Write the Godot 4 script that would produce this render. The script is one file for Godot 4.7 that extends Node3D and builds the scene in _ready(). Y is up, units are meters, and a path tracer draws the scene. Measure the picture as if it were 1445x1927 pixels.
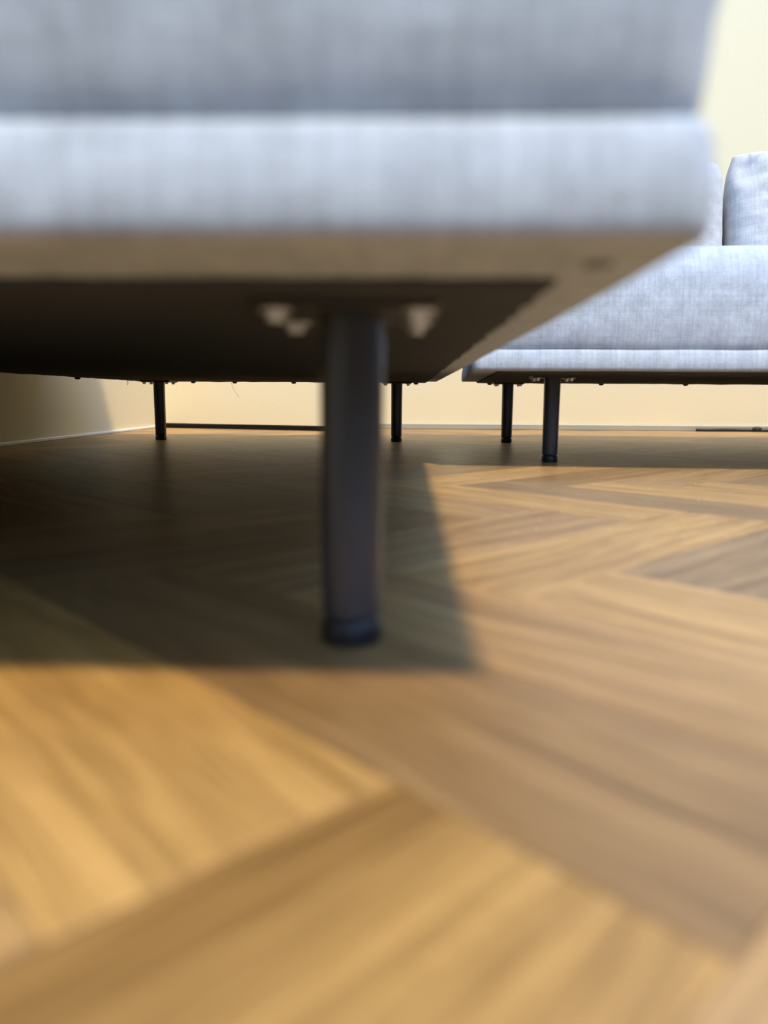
extends Node3D
# Low view under an L-shaped pair of grey fabric sofas on a herringbone floor. Metres, y up, camera looks along -Z.

const CAM_HEIGHT := 0.119
const PITCH := 0.149
const ROLL := 0.0063
const YAW := -0.0277
const FOCAL_PX := 1436.97
const UNDER := 0.164          # height of the sofas' underside
const LEFT_X := -0.9452       # inner face of the left wall
const BACK_Z := -2.95         # inner face of the back wall
const RIGHT_X := 3.4
const REAR_Z := 2.3
const ROOM_H := 2.6
const SUN_TO := Vector3(-0.31, -1.0, -0.57)

var rng := RandomNumberGenerator.new()
var wobble := FastNoiseLite.new()
var fabric: StandardMaterial3D
var pillow_fabric: StandardMaterial3D
var cover_cloth: StandardMaterial3D
var leg_paint: StandardMaterial3D
var plate_steel: StandardMaterial3D
var zinc: StandardMaterial3D
var rubber: StandardMaterial3D
var wall_paint: StandardMaterial3D
var white_paint: StandardMaterial3D
var glass: StandardMaterial3D
var frame_paint: StandardMaterial3D


func _ready() -> void:
	# camera
	var cam := Camera3D.new()
	cam.name = "camera"
	add_child(cam)
	var attr := CameraAttributesPhysical.new()
	attr.frustum_focal_length = 26.1
	attr.exposure_aperture = 3.5
	attr.frustum_focus_distance = 1.95
	attr.frustum_near = 0.01
	attr.frustum_far = 60.0
	cam.attributes = attr
	cam.fov = rad_to_deg(2.0 * atan(1927.0 / 2.0 / FOCAL_PX))
	var cy := cos(YAW)
	var sy := sin(YAW)
	var cp := cos(PITCH)
	var sp := sin(PITCH)
	var fwd := Vector3(sy * cp, -sp, -cy * cp)
	var right0 := Vector3(cy, 0, sy)
	var up0 := right0.cross(fwd)
	var cr := cos(ROLL)
	var sr := sin(ROLL)
	var right := right0 * cr + up0 * sr
	var up := up0 * cr - right0 * sr
	cam.transform = Transform3D(Basis(right, up, -fwd), Vector3(0, CAM_HEIGHT, 0))
	cam.current = true
	# sky, sun, exposure
	var sky_mat := ProceduralSkyMaterial.new()
	sky_mat.sky_top_color = Color(0.50, 0.65, 0.87)
	sky_mat.sky_horizon_color = Color(0.60, 0.77, 0.95)
	sky_mat.sky_curve = 0.18
	sky_mat.ground_bottom_color = Color(0.42, 0.42, 0.40)
	sky_mat.ground_horizon_color = Color(0.55, 0.58, 0.58)
	sky_mat.sky_energy_multiplier = 2.3
	sky_mat.ground_energy_multiplier = 0.6
	var sky := Sky.new()
	sky.sky_material = sky_mat
	var env := Environment.new()
	env.background_mode = Environment.BG_SKY
	env.sky = sky
	env.tonemap_mode = Environment.TONE_MAPPER_LINEAR
	env.tonemap_exposure = 1.0
	env.sdfgi_enabled = true
	env.ssao_enabled = true
	env.ssil_enabled = true
	var we := WorldEnvironment.new()
	we.name = "world_environment"
	we.environment = env
	add_child(we)
	var sun := DirectionalLight3D.new()
	sun.name = "sun"
	sun.light_color = Color(1.0, 0.91, 0.75)
	sun.light_energy = 1.6
	sun.light_angular_distance = 4.4
	sun.shadow_enabled = true
	sun.sky_mode = DirectionalLight3D.SKY_MODE_LIGHT_ONLY
	add_child(sun)
	sun.look_at_from_position(-SUN_TO * 3.0, Vector3.ZERO, Vector3.UP)

	rng.seed = 20240611
	wobble.seed = 3
	wobble.noise_type = FastNoiseLite.TYPE_SIMPLEX_SMOOTH
	wobble.frequency = 1.0
	wobble.fractal_octaves = 2
	make_materials()
	build_floor()
	build_room()
	build_sofas()
	build_small()


# ---------------------------------------------------------------- mesh building
class MeshMaker:
	var v := PackedVector3Array()
	var uv := PackedVector2Array()
	var i := PackedInt32Array()

	func vert(p: Vector3, t := Vector2.ZERO) -> int:
		v.append(p)
		uv.append(t)
		return v.size() - 1

	func tri(a: int, b: int, c: int) -> void:      # counter-clockwise seen from outside
		i.append_array(PackedInt32Array([a, c, b]))

	func quad(a: int, b: int, c: int, d: int) -> void:
		tri(a, b, c)
		tri(a, c, d)

	func flat_quad(a: Vector3, b: Vector3, c: Vector3, d: Vector3) -> void:
		quad(vert(a), vert(b), vert(c), vert(d))

	func loft(rings: Array, cap_low := true, cap_high := true) -> void:
		var n: int = rings[0].size()
		var first := v.size()
		for r in rings:
			for p in r:
				vert(p)
		for k in rings.size() - 1:
			for j in n:
				var jj := (j + 1) % n
				quad(first + k * n + j, first + k * n + jj, first + (k + 1) * n + jj, first + (k + 1) * n + j)
		if cap_low:
			cap(rings[0], false)
		if cap_high:
			cap(rings[-1], true)

	func cap(ring, up: bool) -> void:
		var mid := Vector3.ZERO
		for p in ring:
			mid += p
		var c := vert(mid / ring.size())
		var first := v.size()
		for p in ring:
			vert(p)
		for j in ring.size():
			var jj: int = (j + 1) % ring.size()
			if up:
				tri(c, first + j, first + jj)
			else:
				tri(c, first + jj, first + j)

	func box(lo: Vector3, hi: Vector3, b := 0.002) -> void:   # chamfered box
		var rings := []
		for s in [[lo.y, b], [lo.y + b, 0.0], [hi.y - b, 0.0], [hi.y, b]]:
			var x0: float = lo.x + s[1]
			var x1: float = hi.x - s[1]
			var z0: float = lo.z + s[1]
			var z1: float = hi.z - s[1]
			var y: float = s[0]
			rings.append([Vector3(x0 + b, y, z1), Vector3(x1 - b, y, z1), Vector3(x1, y, z1 - b), Vector3(x1, y, z0 + b), Vector3(x1 - b, y, z0), Vector3(x0 + b, y, z0), Vector3(x0, y, z0 + b), Vector3(x0, y, z1 - b)])
		for k in 3:
			for j in 8:
				var jj := (j + 1) % 8
				flat_quad(rings[k][j], rings[k][jj], rings[k + 1][jj], rings[k + 1][j])
		cap(rings[0], false)
		cap(rings[3], true)

	func lathe(profile: Array, at := Vector3.ZERO, n := 40) -> void:   # profile of (radius, height), from low to high
		var rings := []
		for p in profile:
			var r := []
			for j in n:
				var a := TAU * j / n
				r.append(at + Vector3(p.x * sin(a), p.y, p.x * cos(a)))
			rings.append(r)
		loft(rings)

	func tube(path: Array, r: float, n := 8) -> void:
		var rings := []
		for k in path.size():
			var d: Vector3 = (path[mini(k + 1, path.size() - 1)] - path[maxi(k - 1, 0)]).normalized()
			var s := d.cross(Vector3(0.123, 0.97, 0.21)).normalized()
			var t := s.cross(d)
			var ring := []
			for j in n:
				var a := TAU * j / n
				ring.append(path[k] + (s * cos(a) + t * sin(a)) * r)
			ring.reverse()
			rings.append(ring)
		loft(rings)

	func done() -> ArrayMesh:
		var nor := PackedVector3Array()
		nor.resize(v.size())
		for k in range(0, i.size(), 3):
			var a := i[k]
			var b := i[k + 1]
			var c := i[k + 2]
			var f := (v[c] - v[a]).cross(v[b] - v[a])
			nor[a] += f
			nor[b] += f
			nor[c] += f
		for k in nor.size():
			nor[k] = nor[k].normalized() if nor[k].length() > 0.0 else Vector3.UP
		var arr := []
		arr.resize(Mesh.ARRAY_MAX)
		arr[Mesh.ARRAY_VERTEX] = v
		arr[Mesh.ARRAY_NORMAL] = nor
		arr[Mesh.ARRAY_TEX_UV] = uv
		arr[Mesh.ARRAY_INDEX] = i
		var m := ArrayMesh.new()
		m.add_surface_from_arrays(Mesh.PRIMITIVE_TRIANGLES, arr)
		return m


func obj(called: String, mesh: Mesh, material: Material, parent: Node = self) -> MeshInstance3D:
	var o := MeshInstance3D.new()
	o.name = called
	o.mesh = mesh
	o.material_override = material
	parent.add_child(o, true)
	return o


func tag(o: Node, label: String, category: String, group := "") -> void:
	o.set_meta("label", label)
	o.set_meta("category", category)
	if group:
		o.set_meta("group", group)


func struct(called: String, mesh: Mesh, material: Material, label: String) -> MeshInstance3D:
	var o := obj(called, mesh, material)
	o.set_meta("kind", "structure")
	o.set_meta("label", label)
	o.set_meta("category", called.split("_")[0])
	return o


func slab(lo: Vector3, hi: Vector3, b := 0.002) -> ArrayMesh:
	var m := MeshMaker.new()
	m.box(lo, hi, b)
	return m.done()


func slabs(list: Array) -> ArrayMesh:
	var m := MeshMaker.new()
	for l in list:
		m.box(l[0], l[1], 0.003)
	return m.done()


# a rounded rectangle at one height, counter-clockwise seen from above, with points along its sides
func ring(half: Vector2, r: float, y: float, inset: float, step := 0.03) -> Array:
	var hx := half.x - inset * 0.42                  # the sides are drawn in less than the ends
	var hz := half.y - inset
	var rr := maxf(r - inset * 0.5, 0.004)
	var out := []
	var corner := [Vector2(hx - rr, hz - rr), Vector2(hx - rr, -hz + rr), Vector2(-hx + rr, -hz + rr), Vector2(-hx + rr, hz - rr)]
	for k in 4:
		for a in 7:
			var ang := PI / 2 * (k + a / 6.0)
			out.append(Vector3(corner[k].x + rr * sin(ang), y, corner[k].y + rr * cos(ang)))
		var to: Vector2 = corner[(k + 1) % 4]
		var length := (half.y if k % 2 == 0 else half.x) * 2 - 2 * r
		var parts := int(ceil(length / step))
		var p0: Vector3 = out[-1]
		var ang2 := PI / 2 * (k + 1)
		var p1 := Vector3(to.x + rr * sin(ang2), y, to.y + rr * cos(ang2))
		for q in range(1, parts):
			out.append(p0.lerp(p1, float(q) / parts))
	return out


func padded(half: Vector2, r: float, profile: Array, lift := 0.0, uneven := 0.0012) -> ArrayMesh:
	var rings := []
	for p in profile:
		var rg := ring(half, r, p.x, p.y)
		for k in rg.size():
			var q: Vector3 = rg[k]
			var out := Vector3(q.x / half.x, 0, q.z / half.y).normalized()
			q += out * uneven * wobble.get_noise_3d(q.x * 9.0, q.y * 14.0, q.z * 9.0)
			q.y += uneven * 0.6 * wobble.get_noise_3d(q.x * 5.0 + 31.0, q.y * 3.0, q.z * 5.0)
			rg[k] = q
		rings.append(rg)
	var m := MeshMaker.new()
	m.loft(rings)
	if lift > 0.0:
		pass
	return m.done()


# ---------------------------------------------------------------- materials
func mat(c: Color, rough: float, spec := 0.5, metal := 0.0) -> StandardMaterial3D:
	var m := StandardMaterial3D.new()
	m.albedo_color = c.linear_to_srgb()
	m.roughness = rough
	m.metallic_specular = spec
	m.metallic = metal
	return m


func noise(sd: int, f: float, oct := 3) -> FastNoiseLite:
	var n := FastNoiseLite.new()
	n.seed = sd
	n.noise_type = FastNoiseLite.TYPE_SIMPLEX_SMOOTH
	n.frequency = f
	n.fractal_octaves = oct
	return n


func weave_images() -> Array:
	var side := 768
	var im := Image.create(side, side, false, Image.FORMAT_RGB8)
	var hi := Image.create(side, side, false, Image.FORMAT_RGB8)
	var warp := PackedFloat32Array()
	var weft := PackedFloat32Array()
	var pick := RandomNumberGenerator.new()
	pick.seed = 77
	for k in side / 4:
		warp.append(pick.randf_range(-1, 1))
		weft.append(pick.randf_range(-1, 1))
	var slub := noise(5, 0.02, 2)
	var fine := noise(6, 0.35, 1)
	var cloud := noise(8, 0.008, 3)
	for y in side:
		for x in side:
			var tx := x / 4
			var ty := y / 4
			var fx := (x % 4) / 3.0 - 0.5
			var fy := (y % 4) / 3.0 - 0.5
			var over := (tx + ty) % 2 == 0
			var thread: float = (warp[tx] * 0.5 + slub.get_noise_2d(tx * 40.0, y * 0.9)) if over else (weft[ty] * 0.3 + 0.8 * slub.get_noise_2d(x * 0.9, ty * 40.0 + 900.0))
			var round_ := 1.0 - absf(fx if over else fy) * 0.9
			var t := 0.82 + 0.12 * thread + 0.05 * fine.get_noise_2d(x, y) + 0.07 * cloud.get_noise_2d(x, y)
			t = clampf(t, 0.35, 1.0)
			im.set_pixel(x, y, Color(t, t * 1.0, t * 1.005))
			var h := clampf(0.3 + 0.6 * round_ * (1.0 if over else 0.9), 0, 1)
			hi.set_pixel(x, y, Color(h, h, h))
	hi.bump_map_to_normal_map(2.0)
	return [ImageTexture.create_from_image(im), ImageTexture.create_from_image(hi)]


func wood_images() -> Array:
	var w := 2048
	var h := 640                                     # 1.6 m along the grain, 0.5 m across
	var im := Image.create(w, h, false, Image.FORMAT_RGB8)
	var hi := Image.create(w, h, false, Image.FORMAT_RGB8)
	var bands := noise(11, 1.0, 3)
	var lines := noise(12, 1.0, 2)
	var pores := noise(13, 1.0, 1)
	var warp := noise(14, 1.0, 2)
	for y in h:
		for x in w:
			var u := x / 1280.0                      # metres
			var q := y / 1280.0
			var bend := 0.012 * warp.get_noise_2d(u * 3.0, q * 9.0)
			var b := bands.get_noise_2d(u * 2.2, (q + bend) * 42.0)
			var l := lines.get_noise_2d(u * 5.0 + 7.0, (q + bend) * 260.0)
			var p := pores.get_noise_2d(u * 22.0, (q + bend * 0.7) * 800.0)
			var t := 0.54 + 0.50 * b + 0.42 * l + 0.30 * p
			t -= 0.75 * exp(-pow((q + bend * 1.2 - 0.393) / 0.024, 2.0))   # a dark heartwood streak along one row
			t = clampf(t, -0.35, 1.0)
			var c := Color(0.70, 0.665, 0.62).lerp(Color(1.0, 0.99, 0.965), t)
			im.set_pixel(x, y, c)
			var g := clampf(0.5 + 0.35 * l + 0.3 * p, 0, 1)
			hi.set_pixel(x, y, Color(g, g, g))
	return [ImageTexture.create_from_image(im), ImageTexture.create_from_image(hi)]


func plaster_texture() -> Texture2D:
	var side := 512
	var im := Image.create(side, side, false, Image.FORMAT_RGB8)
	var a := noise(21, 0.05, 4)
	var b := noise(22, 0.012, 2)
	for y in side:
		for x in side:
			var t := clampf(0.5 + 0.4 * a.get_noise_2d(x, y) + 0.25 * b.get_noise_2d(x, y), 0, 1)
			im.set_pixel(x, y, Color(t, t, t))
	im.bump_map_to_normal_map(4.0)
	return ImageTexture.create_from_image(im)


func make_materials() -> void:
	var weave := weave_images()
	fabric = mat(Color(0.67, 0.755, 0.83), 0.9, 0.25)
	fabric.albedo_texture = weave[0]
	fabric.uv1_triplanar = true
	fabric.uv1_scale = Vector3.ONE * 4.6             # one tile is 0.22 m
	fabric.normal_enabled = true
	fabric.normal_texture = weave[1]
	fabric.normal_scale = 0.5
	fabric.rim_enabled = true
	fabric.rim = 0.25
	fabric.rim_tint = 0.6
	pillow_fabric = fabric.duplicate()
	pillow_fabric.albedo_color = Color(0.77, 0.77, 0.74).linear_to_srgb()
	pillow_fabric.uv1_offset = Vector3(0.37, 0.11, 0.63)
	cover_cloth = mat(Color(0.066, 0.070, 0.074), 0.9, 0.2)
	leg_paint = mat(Color(0.042, 0.043, 0.046), 0.24, 0.5)
	plate_steel = mat(Color(0.02, 0.021, 0.024), 0.45, 0.5)
	zinc = mat(Color(0.75, 0.74, 0.68), 0.3, 0.5, 0.8)
	rubber = mat(Color(0.014, 0.014, 0.015), 0.35, 0.5)
	wall_paint = mat(Color(0.76, 0.665, 0.435), 0.85, 0.3)
	wall_paint.normal_enabled = true
	wall_paint.normal_texture = plaster_texture()
	wall_paint.normal_scale = 0.08
	wall_paint.uv1_triplanar = true
	wall_paint.uv1_world_triplanar = true
	wall_paint.uv1_scale = Vector3.ONE * 2.6
	white_paint = mat(Color(0.78, 0.76, 0.70), 0.5, 0.5)
	frame_paint = mat(Color(0.10, 0.10, 0.105), 0.4, 0.5)
	glass = mat(Color(1, 1, 1), 0.0, 0.5)
	glass.albedo_color = Color(1, 1, 1, 0.04)
	glass.transparency = BaseMaterial3D.TRANSPARENCY_ALPHA


# ---------------------------------------------------------------- the room
func build_floor() -> void:
	var floor_ := Node3D.new()
	floor_.name = "floor"
	add_child(floor_)
	floor_.set_meta("kind", "structure")
	floor_.set_meta("label", "herringbone floor of warm oak-look planks under both sofas")
	floor_.set_meta("category", "floor")
	obj("subfloor", slab(Vector3(LEFT_X - 0.15, -0.12, BACK_Z - 0.15), Vector3(RIGHT_X + 0.15, -0.004, REAR_Z + 0.15)), mat(Color(0.10, 0.075, 0.05), 0.9), floor_)
	var wood := wood_images()
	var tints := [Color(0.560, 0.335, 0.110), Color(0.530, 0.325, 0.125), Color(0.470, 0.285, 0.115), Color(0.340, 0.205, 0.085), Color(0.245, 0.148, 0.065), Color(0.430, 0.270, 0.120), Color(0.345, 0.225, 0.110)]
	var mats := []
	for c in tints:
		var m := mat(c, 0.40, 0.42)
		m.albedo_texture = wood[0]
		m.heightmap_enabled = true
		m.heightmap_texture = wood[1]
		m.heightmap_scale = 0.012
		mats.append(m)
	# tone of the planks that the picture shows well: [runs right-near?, step, period] -> tint
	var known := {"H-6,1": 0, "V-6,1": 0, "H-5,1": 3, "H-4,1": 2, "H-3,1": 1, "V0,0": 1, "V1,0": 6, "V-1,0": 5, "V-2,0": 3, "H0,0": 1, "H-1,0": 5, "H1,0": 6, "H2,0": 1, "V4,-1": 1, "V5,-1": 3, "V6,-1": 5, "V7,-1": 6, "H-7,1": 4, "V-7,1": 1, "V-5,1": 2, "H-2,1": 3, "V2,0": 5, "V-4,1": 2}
	var s0 := 1.118
	var t0 := -0.527
	var w := 0.1495
	var rest := []
	for k in mats.size():
		rest.append(MeshMaker.new())
	for n in range(-60, 61):
		for m in range(-10, 11):
			for along in [true, false]:
				var sa: float
				var sb: float
				var ta: float
				var tb: float
				if along:
					sa = s0 + (n - 1) * w
					sb = s0 + n * w
					ta = t0 + (n - 4 + 8 * m) * w
					tb = ta + 4 * w
				else:
					sa = s0 + (n - 4) * w
					sb = s0 + n * w
					ta = t0 + (n + 8 * m) * w
					tb = ta + w
				var cx := (sa + sb + ta + tb) / 4
				var cz := -(sa + sb - ta - tb) / 4
				if cx < LEFT_X - 0.2 or cx > RIGHT_X + 0.2 or cz < BACK_Z - 0.2 or cz > REAR_Z + 0.2:
					continue
				var key := ("H" if along else "V") + "%d,%d" % [n, m]
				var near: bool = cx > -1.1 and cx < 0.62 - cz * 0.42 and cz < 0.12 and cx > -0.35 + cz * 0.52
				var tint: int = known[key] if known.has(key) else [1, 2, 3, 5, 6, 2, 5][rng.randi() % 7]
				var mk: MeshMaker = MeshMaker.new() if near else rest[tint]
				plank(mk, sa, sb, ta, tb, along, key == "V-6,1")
				if near:
					obj("plank", mk.done(), mats[tint], floor_)
	for k in rest.size():
		var o := obj("far_planks", rest[k].done(), mats[k], floor_)
		o.set_meta("kind", "stuff")


func plank(mk: MeshMaker, sa: float, sb: float, ta: float, tb: float, along: bool, streaked := false) -> void:
	var g := 0.0002
	var b := 0.0006
	var o := Vector2(rng.randf_range(0.0, 1.1), rng.randf_range(0.0, 0.22))
	var flip := rng.randf() < 0.5
	if streaked:
		o = Vector2(0.45, 0.380)
	var rings := []
	for lev in [[-0.004, 0.0], [-b * 0.6, 0.0], [0.0, b]]:
		var e: float = (g + lev[1]) * 1.41421
		var r := []
		for q in [[sa + e, ta + e], [sa + e, tb - e], [sb - e, tb - e], [sb - e, ta + e]]:
			r.append([Vector3((q[0] + q[1]) / 2, lev[0], -(q[0] - q[1]) / 2), Vector2(q[1] - ta, q[0] - sa) / 1.41421 if along else Vector2(q[0] - sa, q[1] - ta) / 1.41421])
		rings.append(r)
	var put := func(c: Array) -> int:
		var t: Vector2 = c[1]
		if flip:
			t.x = 0.4228 - t.x
		return mk.vert(c[0], Vector2((o.x + t.x) / 1.6, (o.y + t.y) / 0.5))
	for k in 2:
		for j in 4:
			var jj := (j + 1) % 4
			mk.quad(put.call(rings[k][j]), put.call(rings[k][jj]), put.call(rings[k + 1][jj]), put.call(rings[k + 1][j]))
	mk.quad(put.call(rings[2][0]), put.call(rings[2][1]), put.call(rings[2][2]), put.call(rings[2][3]))


func build_room() -> void:
	var t := 0.15
	struct("wall_left", slab(Vector3(LEFT_X - t, -0.12, BACK_Z - t), Vector3(LEFT_X, ROOM_H, REAR_Z + t)), wall_paint, "cream plastered wall to the left of the near sofa")
	struct("wall_back", slab(Vector3(LEFT_X, -0.12, BACK_Z - t), Vector3(RIGHT_X, ROOM_H, BACK_Z)), wall_paint, "cream plastered wall behind both sofas, bright in the sun")
	struct("wall_right", slab(Vector3(RIGHT_X, -0.12, BACK_Z - t), Vector3(RIGHT_X + t, ROOM_H, REAR_Z + t)), mat(Color(0.26, 0.26, 0.27), 0.8, 0.3), "grey painted wall at the right end of the room")
	# rear wall with a wide, high-set window
	var wl := -0.8
	var wr := 3.0
	var wb := 1.0
	var wt := 2.45
	struct("wall_rear", slabs([[Vector3(LEFT_X, -0.12, REAR_Z), Vector3(wl, ROOM_H, REAR_Z + t)], [Vector3(wr, -0.12, REAR_Z), Vector3(RIGHT_X, ROOM_H, REAR_Z + t)], [Vector3(wl, wt, REAR_Z), Vector3(wr, ROOM_H, REAR_Z + t)], [Vector3(wl, -0.12, REAR_Z), Vector3(wr, wb, REAR_Z + t)]]), mat(Color(0.18, 0.18, 0.19), 0.8, 0.3), "grey wall behind the camera around the wide window")
	var win := Node3D.new()
	win.name = "window_2"
	add_child(win)
	win.set_meta("kind", "structure")
	win.set_meta("label", "wide window in the wall behind the camera")
	win.set_meta("category", "window")
	for k in 2:
		var x0 := wl + 1.9 * k
		var x1 := x0 + 1.9
		obj("window_frame", slabs([[Vector3(x0, wb, REAR_Z + 0.04), Vector3(x0 + 0.05, wt, REAR_Z + 0.1)], [Vector3(x1 - 0.05, wb, REAR_Z + 0.04), Vector3(x1, wt, REAR_Z + 0.1)], [Vector3(x0 + 0.05, wb, REAR_Z + 0.04), Vector3(x1 - 0.05, wb + 0.05, REAR_Z + 0.1)], [Vector3(x0 + 0.05, wt - 0.05, REAR_Z + 0.04), Vector3(x1 - 0.05, wt, REAR_Z + 0.1)]]), frame_paint, win)
		obj("window_pane", slab(Vector3(x0 + 0.05, wb + 0.05, REAR_Z + 0.068), Vector3(x1 - 0.05, wt - 0.05, REAR_Z + 0.069), 0.0002), glass, win)
	# ceiling with a rooflight
	var ox0 := -0.6
	var ox1 := 3.1
	var oz0 := -2.6
	var oz1 := 1.6
	struct("ceiling", slabs([[Vector3(LEFT_X - t, ROOM_H, BACK_Z - t), Vector3(ox0, ROOM_H + 0.15, REAR_Z + t)], [Vector3(ox1, ROOM_H, BACK_Z - t), Vector3(RIGHT_X + t, ROOM_H + 0.15, REAR_Z + t)], [Vector3(ox0, ROOM_H, BACK_Z - t), Vector3(ox1, ROOM_H + 0.15, oz0)], [Vector3(ox0, ROOM_H, oz1), Vector3(ox1, ROOM_H + 0.15, REAR_Z + t)]]), white_paint, "white ceiling around the large glass rooflight")
	var roof := Node3D.new()
	roof.name = "window_1"
	add_child(roof)
	roof.set_meta("kind", "structure")
	roof.set_meta("label", "large glass rooflight in the ceiling over the sofas")
	roof.set_meta("category", "window")
	var y0 := ROOM_H + 0.15
	obj("window_frame", slabs([[Vector3(ox0 - 0.06, y0, oz0 - 0.06), Vector3(ox0, y0 + 0.06, oz1 + 0.06)], [Vector3(ox1, y0, oz0 - 0.06), Vector3(ox1 + 0.06, y0 + 0.06, oz1 + 0.06)], [Vector3(ox0, y0, oz0 - 0.06), Vector3(ox1, y0 + 0.06, oz0)], [Vector3(ox0, y0, oz1), Vector3(ox1, y0 + 0.06, oz1 + 0.06)]]), frame_paint, roof)
	obj("window_pane", slab(Vector3(ox0, y0 + 0.03, oz0), Vector3(ox1, y0 + 0.031, oz1), 0.0002), glass, roof)
	# the low strips at the foot of the walls
	struct("baseboard_left", slab(Vector3(LEFT_X, 0.0, BACK_Z), Vector3(LEFT_X + 0.008, 0.009, 0.9), 0.002), white_paint, "thin white bead along the foot of the left wall")
	var alu := mat(Color(0.46, 0.46, 0.38), 0.3, 0.5, 0.3)
	struct("baseboard_back", slab(Vector3(-0.16, 0.0, BACK_Z), Vector3(RIGHT_X, 0.021, BACK_Z + 0.012), 0.002), alu, "low shiny grey strip along the foot of the back wall")


# ---------------------------------------------------------------- the sofas
func make_leg(parent: Node3D, at: Vector3, turn: float, deep := Vector2(0.04, 0.04)) -> void:
	var m := MeshMaker.new()
	m.lathe([Vector2(0.0130, 0.0125), Vector2(0.0132, 0.0128), Vector2(0.0143, 0.0138), Vector2(0.01455, 0.0155), Vector2(0.0153, 0.140), Vector2(0.0154, 0.1563)], Vector3.ZERO, 48)
	var leg := obj("leg", m.done(), leg_paint, parent)
	leg.position = at
	leg.rotation.y = turn
	m = MeshMaker.new()
	m.lathe([Vector2(0.0132, 0.0), Vector2(0.0146, 0.0008), Vector2(0.0150, 0.003), Vector2(0.0150, 0.0088), Vector2(0.0144, 0.0106), Vector2(0.0131, 0.0118), Vector2(0.0127, 0.0127)], Vector3.ZERO, 48)
	obj("foot_cap", m.done(), rubber, leg)
	m = MeshMaker.new()
	m.box(Vector3(-deep.x, 0.1562, -deep.y), Vector3(deep.x, UNDER - 0.0015, deep.y), 0.0015)
	obj("mounting_plate", m.done(), plate_steel, leg)
	for s in [Vector2(-1, 1), Vector2(1, 1), Vector2(-1, -1), Vector2(1, -1)]:
		m = MeshMaker.new()
		var x: float = s.x * (deep.x - 0.0095)
		var z: float = s.y * (deep.y - 0.0105)
		m.lathe([Vector2(0.0066, 0.1548), Vector2(0.0072, 0.1552), Vector2(0.0072, 0.1560), Vector2(0.0068, 0.1564)], Vector3(x, 0, z), 20)
		m.lathe([Vector2(0.0036, 0.1508), Vector2(0.0044, 0.1513), Vector2(0.0044, 0.1545), Vector2(0.0044, 0.1550)], Vector3(x, 0, z), 6)
		obj("bolt", m.done(), zinc, leg)


# dark dust cover stapled under the frame: sags a little, its edges frayed
func dust_cover(lo: Vector2, hi: Vector2) -> ArrayMesh:
	var m := MeshMaker.new()
	var nx := 60
	var nz := 170
	var bottom := []
	for jz in nz + 1:
		var row := []
		for jx in nx + 1:
			var x := lerpf(lo.x, hi.x, float(jx) / nx)
			var z := lerpf(lo.y, hi.y, float(jz) / nz)
			var edge := jx == 0 or jx == nx or jz == 0 or jz == nz
			if edge:
				var j := 0.0035 * wobble.get_noise_2d(x * 60.0, z * 60.0) + 0.0022 * wobble.get_noise_2d(x * 300.0 + 5.0, z * 300.0)
				if jx == 0 or jx == nx:
					x += j
				else:
					z += j
			var y := UNDER - 0.0022 - (0.0 if edge else 0.0012 + 0.0022 * absf(wobble.get_noise_2d(x * 7.0, z * 7.0)))
			if edge and (jz == 0):
				y -= 0.0022 * absf(wobble.get_noise_2d(x * 16.0, 3.0))
			row.append(m.vert(Vector3(x, y, z)))
		bottom.append(row)
	for jz in nz:
		for jx in nx:
			m.quad(bottom[jz][jx], bottom[jz][jx + 1], bottom[jz + 1][jx + 1], bottom[jz + 1][jx])
	var around := []
	for jx in nx:
		around.append(bottom[0][jx])
	for jz in nz:
		around.append(bottom[jz][nx])
	for jx in nx:
		around.append(bottom[nz][nx - jx])
	for jz in nz:
		around.append(bottom[nz - jz][0])
	for k in around.size():
		var a: Vector3 = m.v[around[k]]
		var b: Vector3 = m.v[around[(k + 1) % around.size()]]
		m.flat_quad(a, Vector3(a.x, UNDER + 0.0005, a.z), Vector3(b.x, UNDER + 0.0005, b.z), b)
	return m.done()


const PANEL := [Vector2(0.1640, 0.0054), Vector2(0.1646, 0.0034), Vector2(0.1660, 0.0018), Vector2(0.1685, 0.0008), Vector2(0.1720, 0.0002), Vector2(0.1760, 0.0), Vector2(0.1812, 0.0004), Vector2(0.1862, 0.0012), Vector2(0.1905, 0.0024), Vector2(0.1940, 0.0040), Vector2(0.1964, 0.0062), Vector2(0.1978, 0.0092), Vector2(0.1984, 0.015)]
const CUSHION := [Vector2(0.1976, 0.016), Vector2(0.1980, 0.0102), Vector2(0.1991, 0.0076), Vector2(0.2018, 0.0055), Vector2(0.2064, 0.0034), Vector2(0.2132, 0.0014), Vector2(0.2230, -0.0004), Vector2(0.2400, -0.0024), Vector2(0.2650, -0.0038), Vector2(0.2900, -0.0030), Vector2(0.3120, 0.0002), Vector2(0.3300, 0.0060), Vector2(0.3450, 0.0140), Vector2(0.3560, 0.0250), Vector2(0.3630, 0.0420), Vector2(0.3670, 0.0700), Vector2(0.3690, 0.1200)]
const BACK := [Vector2(0.340, 0.004), Vector2(0.360, 0.0), Vector2(0.50, 0.0), Vector2(0.585, 0.002), Vector2(0.602, 0.008), Vector2(0.612, 0.020), Vector2(0.616, 0.036)]
const TALL_BACK := [Vector2(0.340, 0.004), Vector2(0.360, 0.0), Vector2(0.60, 0.0), Vector2(0.805, 0.002), Vector2(0.822, 0.008), Vector2(0.832, 0.020), Vector2(0.836, 0.036)]


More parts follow.
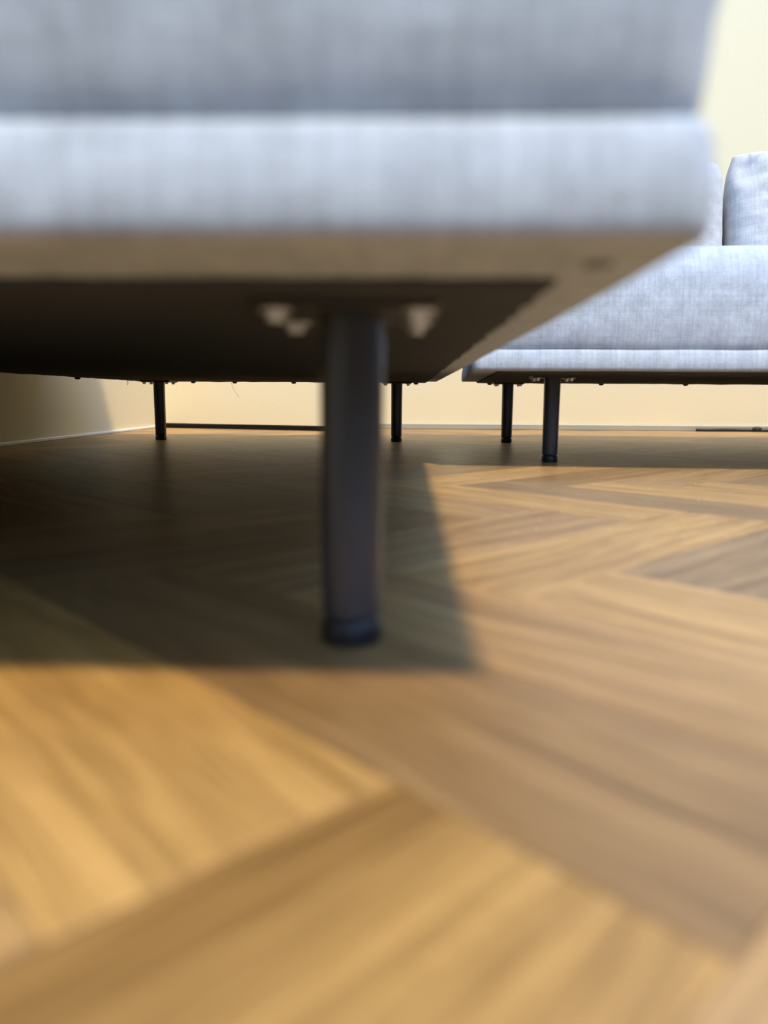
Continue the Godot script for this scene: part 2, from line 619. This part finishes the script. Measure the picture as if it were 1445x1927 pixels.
func make_sofa(called: String, centre: Vector3, turn: float, half: Vector2, cover_lo: Vector2, cover_hi: Vector2, legs: Array) -> Node3D:
	var s := Node3D.new()
	s.name = called
	add_child(s, true)
	s.position = centre
	s.rotation.y = turn
	obj("base_frame", padded(half, 0.012, PANEL, 0.0, 0.0007), fabric, s)
	obj("seat_cushion", padded(half, 0.02, CUSHION, 0.0, 0.003), fabric, s)
	obj("dust_cover", dust_cover(cover_lo, cover_hi), cover_cloth, s)
	for l in legs:
		make_leg(s, l, 0.0, Vector2(0.040, 0.040))
	return s


func nub(parent: Node3D, x: float, z: float, r := 0.006) -> void:
	var m := MeshMaker.new()
	m.lathe([Vector2(0.001, UNDER - 0.0085), Vector2(r * 0.7, UNDER - 0.008), Vector2(r, UNDER - 0.0055), Vector2(r, UNDER - 0.001)], Vector3(x, 0, z), 14)
	obj("glide_stud", m.done(), rubber, parent)


func build_sofas() -> void:
	# the near sofa, seen from its end
	var c := Vector3(-0.3422, 0, -1.2225)
	var loc := func(x: float, z: float) -> Vector3: return Vector3(x - c.x, 0, -z - c.z)
	var a := make_sofa("sofa", c, 0.0, Vector2(0.4298, 1.0005), Vector2(-0.4240, -0.992), Vector2(0.3985, 0.9235), [loc.call(-0.0256, 0.3653), loc.call(-0.0255, 2.0913), loc.call(-0.6733, 2.0913), loc.call(-0.6600, 0.3653)])
	tag(a, "near grey-blue fabric sofa seen end-on from floor level, black legs, dark cloth underside", "sofa")
	var back := obj("backrest", padded(Vector2(0.100, 0.88), 0.03, TALL_BACK, 0.0, 0.003), fabric, a)
	back.position = Vector3(-0.420, 0, 0.095)
	for p in [Vector2(-0.4180, -0.55), Vector2(-0.150, -0.988), Vector2(-0.27, -0.988), Vector2(0.02, -0.988), Vector2(0.37, -0.988)]:
		nub(a, p.x, p.y, 0.007)
	var mk := MeshMaker.new()                       # the dark staple dimple in the fabric border near the corner
	mk.lathe([Vector2(0.0005, UNDER - 0.0012), Vector2(0.0048, UNDER - 0.0010), Vector2(0.0054, UNDER + 0.0002)], Vector3(0.0646 - c.x, 0, -0.270 - c.z), 14)
	obj("staple_button", mk.done(), rubber, a)
	# threads that hang from the cover
	mk = MeshMaker.new()
	var path := []
	for k in 13:
		var f := k / 12.0
		path.append(Vector3(-0.155 + 0.027 * f * f + 0.002 * sin(f * 4.0), UNDER - 0.002 - 0.045 * f, -0.962 + 0.01 * f))
	mk.tube(path, 0.0004, 6)
	obj("loose_thread", mk.done(), cover_cloth, a)
	mk = MeshMaker.new()
	path = []
	for k in 7:
		var f := k / 6.0
		path.append(Vector3(-0.4205 + 0.004 * sin(f * 3.0), UNDER - 0.002 - 0.014 * f, -0.87))
	mk.tube(path, 0.0007, 6)
	obj("loose_thread", mk.done(), cover_cloth, a)

	# the farther sofa, its front towards the camera
	var turn := deg_to_rad(-3.0)
	var half := Vector2(0.95, 0.475)
	var corner := Vector3(0.107, 0, -1.266)
	var basis_ := Basis(Vector3.UP, turn)
	var c2 := corner - basis_ * Vector3(-half.x, 0, half.y)
	var legs := []
	for l in [Vector2(0.2733, 1.4578), Vector2(0.2735, 2.0913), Vector2(1.75, 1.38), Vector2(1.78, 2.0)]:
		legs.append(basis_.inverse() * (Vector3(l.x, 0, -l.y) - c2))
	var b := make_sofa("sofa", c2, turn, half, Vector2(-half.x + 0.045, -half.y + 0.012), Vector2(half.x - 0.045, half.y - 0.05), legs)
	tag(b, "farther light grey fabric sofa along the back wall, front facing, carrying loose back cushions", "sofa")
	back = obj("backrest", padded(Vector2(0.94, 0.07), 0.03, BACK, 0.0, 0.003), fabric, b)
	back.position = Vector3(0, 0, -half.y + 0.085)
	for p in [Vector2(-0.87, -0.466), Vector2(-0.56, -0.466), Vector2(-0.33, -0.466), Vector2(-0.05, -0.466), Vector2(0.3, -0.466)]:
		nub(b, p.x, p.y, 0.007)
	var pil := cushion_mesh(Vector2(0.31, 0.166), 0.085, true)
	var q := obj("back_cushion", pil, pillow_fabric)
	q.transform = Transform3D(basis_ * Basis(Vector3.RIGHT, -0.16), Vector3(1.068, 0.532, -1.915))
	tag(q, "grey back cushion with a pinched top corner, standing by the bright wall", "cushion", "back cushions on the farther sofa")
	var q2 := obj("back_cushion", cushion_mesh(Vector2(0.305, 0.155), 0.085, false), pillow_fabric)
	q2.transform = Transform3D(basis_ * Basis(Vector3.RIGHT, -0.16), Vector3(0.442, 0.522, -1.952))
	tag(q2, "grey back cushion mostly hidden behind the near sofa, only its right edge showing", "cushion", "back cushions on the farther sofa")


# a stuffed cushion standing in its own xy plane, with seamed edges; one top corner can be pinched
func cushion_mesh(half: Vector2, thick: float, pinched: bool) -> ArrayMesh:
	var m := MeshMaker.new()
	var nu := 64
	var nv := 48
	for side in [1.0, -1.0]:
		var rows := []
		for j in nv + 1:
			var row := []
			for k in nu + 1:
				var u := sin((k * 2.0 / nu - 1.0) * PI / 2)
				var v := sin((j * 2.0 / nv - 1.0) * PI / 2)
				var t := pow(maxf(1.0 - pow(absf(u), 9.0), 0.0), 0.42) * pow(maxf(1.0 - pow(absf(v), 6.0), 0.0), 0.42)
				var bow := 1.0 - 0.035 * (1.0 - (1.0 - u * u) * 1.0) * 0.0
				var x := half.x * u * (1.0 - 0.03 * pow(absf(v), 6.0)) * bow
				var y := half.y * v * (1.0 - 0.02 * pow(absf(u), 6.0)) - 0.006 * (1.0 - u * u) * (1.0 if v > 0.0 else 0.0) * v
				var z: float = side * thick * t
				z += side * 0.006 * t * wobble.get_noise_2d(u * 6.0 + side * 40.0, v * 6.0)
				if pinched:
					var du := (u + 0.93) / 0.12
					var dv := (v - 0.72) / 0.26
					var g := exp(-du * du - dv * dv)
					z -= side * 0.038 * g * t
					x += 0.006 * exp(-pow((v - 0.95) / 0.2, 2.0)) * (1.0 if u < -0.9 else 0.0)
				row.append(m.vert(Vector3(x, y, z)))
			rows.append(row)
		for j in nv:
			for k in nu:
				if side > 0:
					m.quad(rows[j][k], rows[j][k + 1], rows[j + 1][k + 1], rows[j + 1][k])
				else:
					m.quad(rows[j][k + 1], rows[j][k], rows[j + 1][k], rows[j + 1][k + 1])
	return m.done()


# ---------------------------------------------------------------- small things on the floor
func build_small() -> void:
	var m := MeshMaker.new()
	var a := Vector3(-0.925, 0, -2.905)
	var b := Vector3(-0.20, 0, -2.69)
	var d := (b - a).normalized()
	var n := Vector3(-d.z, 0, d.x)
	if n.z < 0:
		n = -n
	var rings := []
	for f in [0.0, 0.004, 0.25, 0.5, 0.75, 0.996, 1.0]:
		var p := a.lerp(b, f)
		var k := 0.7 if f == 0.0 or f == 1.0 else 1.0
		var r := []
		for q in [Vector2(-0.014, 0.0), Vector2(0.014, 0.0), Vector2(0.014, 0.0145), Vector2(0.011, 0.0172), Vector2(-0.011, 0.0172), Vector2(-0.014, 0.0145)]:
			r.append(p + n * q.x * k + Vector3(0, q.y * k, 0))
		r.reverse()
		rings.append(r)
	for k in rings.size() - 1:
		for j in 6:
			var jj := (j + 1) % 6
			m.flat_quad(rings[k][j], rings[k][jj], rings[k + 1][jj], rings[k + 1][j])
	m.cap(rings[0], false)
	m.cap(rings[-1], true)
	var strip := obj("floor_strip", m.done(), mat(Color(0.008, 0.008, 0.008), 0.6, 0.25))
	tag(strip, "long flat black strip lying on the floor at the foot of the back wall", "strip")
	m = MeshMaker.new()
	var path := []
	for k in 40:
		var x := 1.09 + k * 0.012
		path.append(Vector3(x, 0.0062 + 0.0, -2.915 + 0.006 * sin(k * 0.35)))
	m.tube(path, 0.006, 10)
	var cable := obj("power_cable", m.done(), mat(Color(0.012, 0.012, 0.012), 0.45))
	tag(cable, "thin black cable lying along the foot of the back wall at right", "cable")
	m = MeshMaker.new()
	var knob := []
	for k in 7:
		var f := k / 6.0
		knob.append(Vector2(0.003 + 0.007 * sin(PI * clampf(f, 0.08, 0.92)), 0.034 * f - 0.017))
	m.lathe(knob, Vector3.ZERO, 14)
	var plug := obj("cable_knot", m.done(), mat(Color(0.012, 0.012, 0.012), 0.45), cable)
	plug.transform = Transform3D(Basis(Vector3.BACK, PI / 2), Vector3(1.315, 0.0100, -2.912))
	# pale crumbs and lint on the sunlit boards
	m = MeshMaker.new()
	for k in 220:
		var x := rng.randf_range(-0.02, 0.85)
		var z := -rng.randf_range(0.55, 1.5)
		var r := rng.randf_range(0.0003, 0.0007) * (1.6 if rng.randf() < 0.08 else 1.0)
		var turn := rng.randf() * TAU
		var st := rng.randf_range(0.9, 2.4)
		var rg := []
		for lev in [[0.0, 0.6], [0.5, 1.0], [1.0, 0.45]]:
			var r6 := []
			for j in 6:
				var an := TAU * j / 6
				var w2 := Vector2(cos(an) * st, -sin(an)).rotated(turn) * r * float(lev[1])
				r6.append(Vector3(x + w2.x, float(lev[0]) * r * 0.9, z + w2.y))
			rg.append(r6)
		m.loft(rg)
	var crumbs := obj("floor_crumbs", m.done(), mat(Color(0.80, 0.74, 0.62), 0.8))
	crumbs.set_meta("kind", "stuff")
	crumbs.set_meta("label", "pale crumbs and lint scattered on the sunlit planks")
	crumbs.set_meta("category", "crumbs")
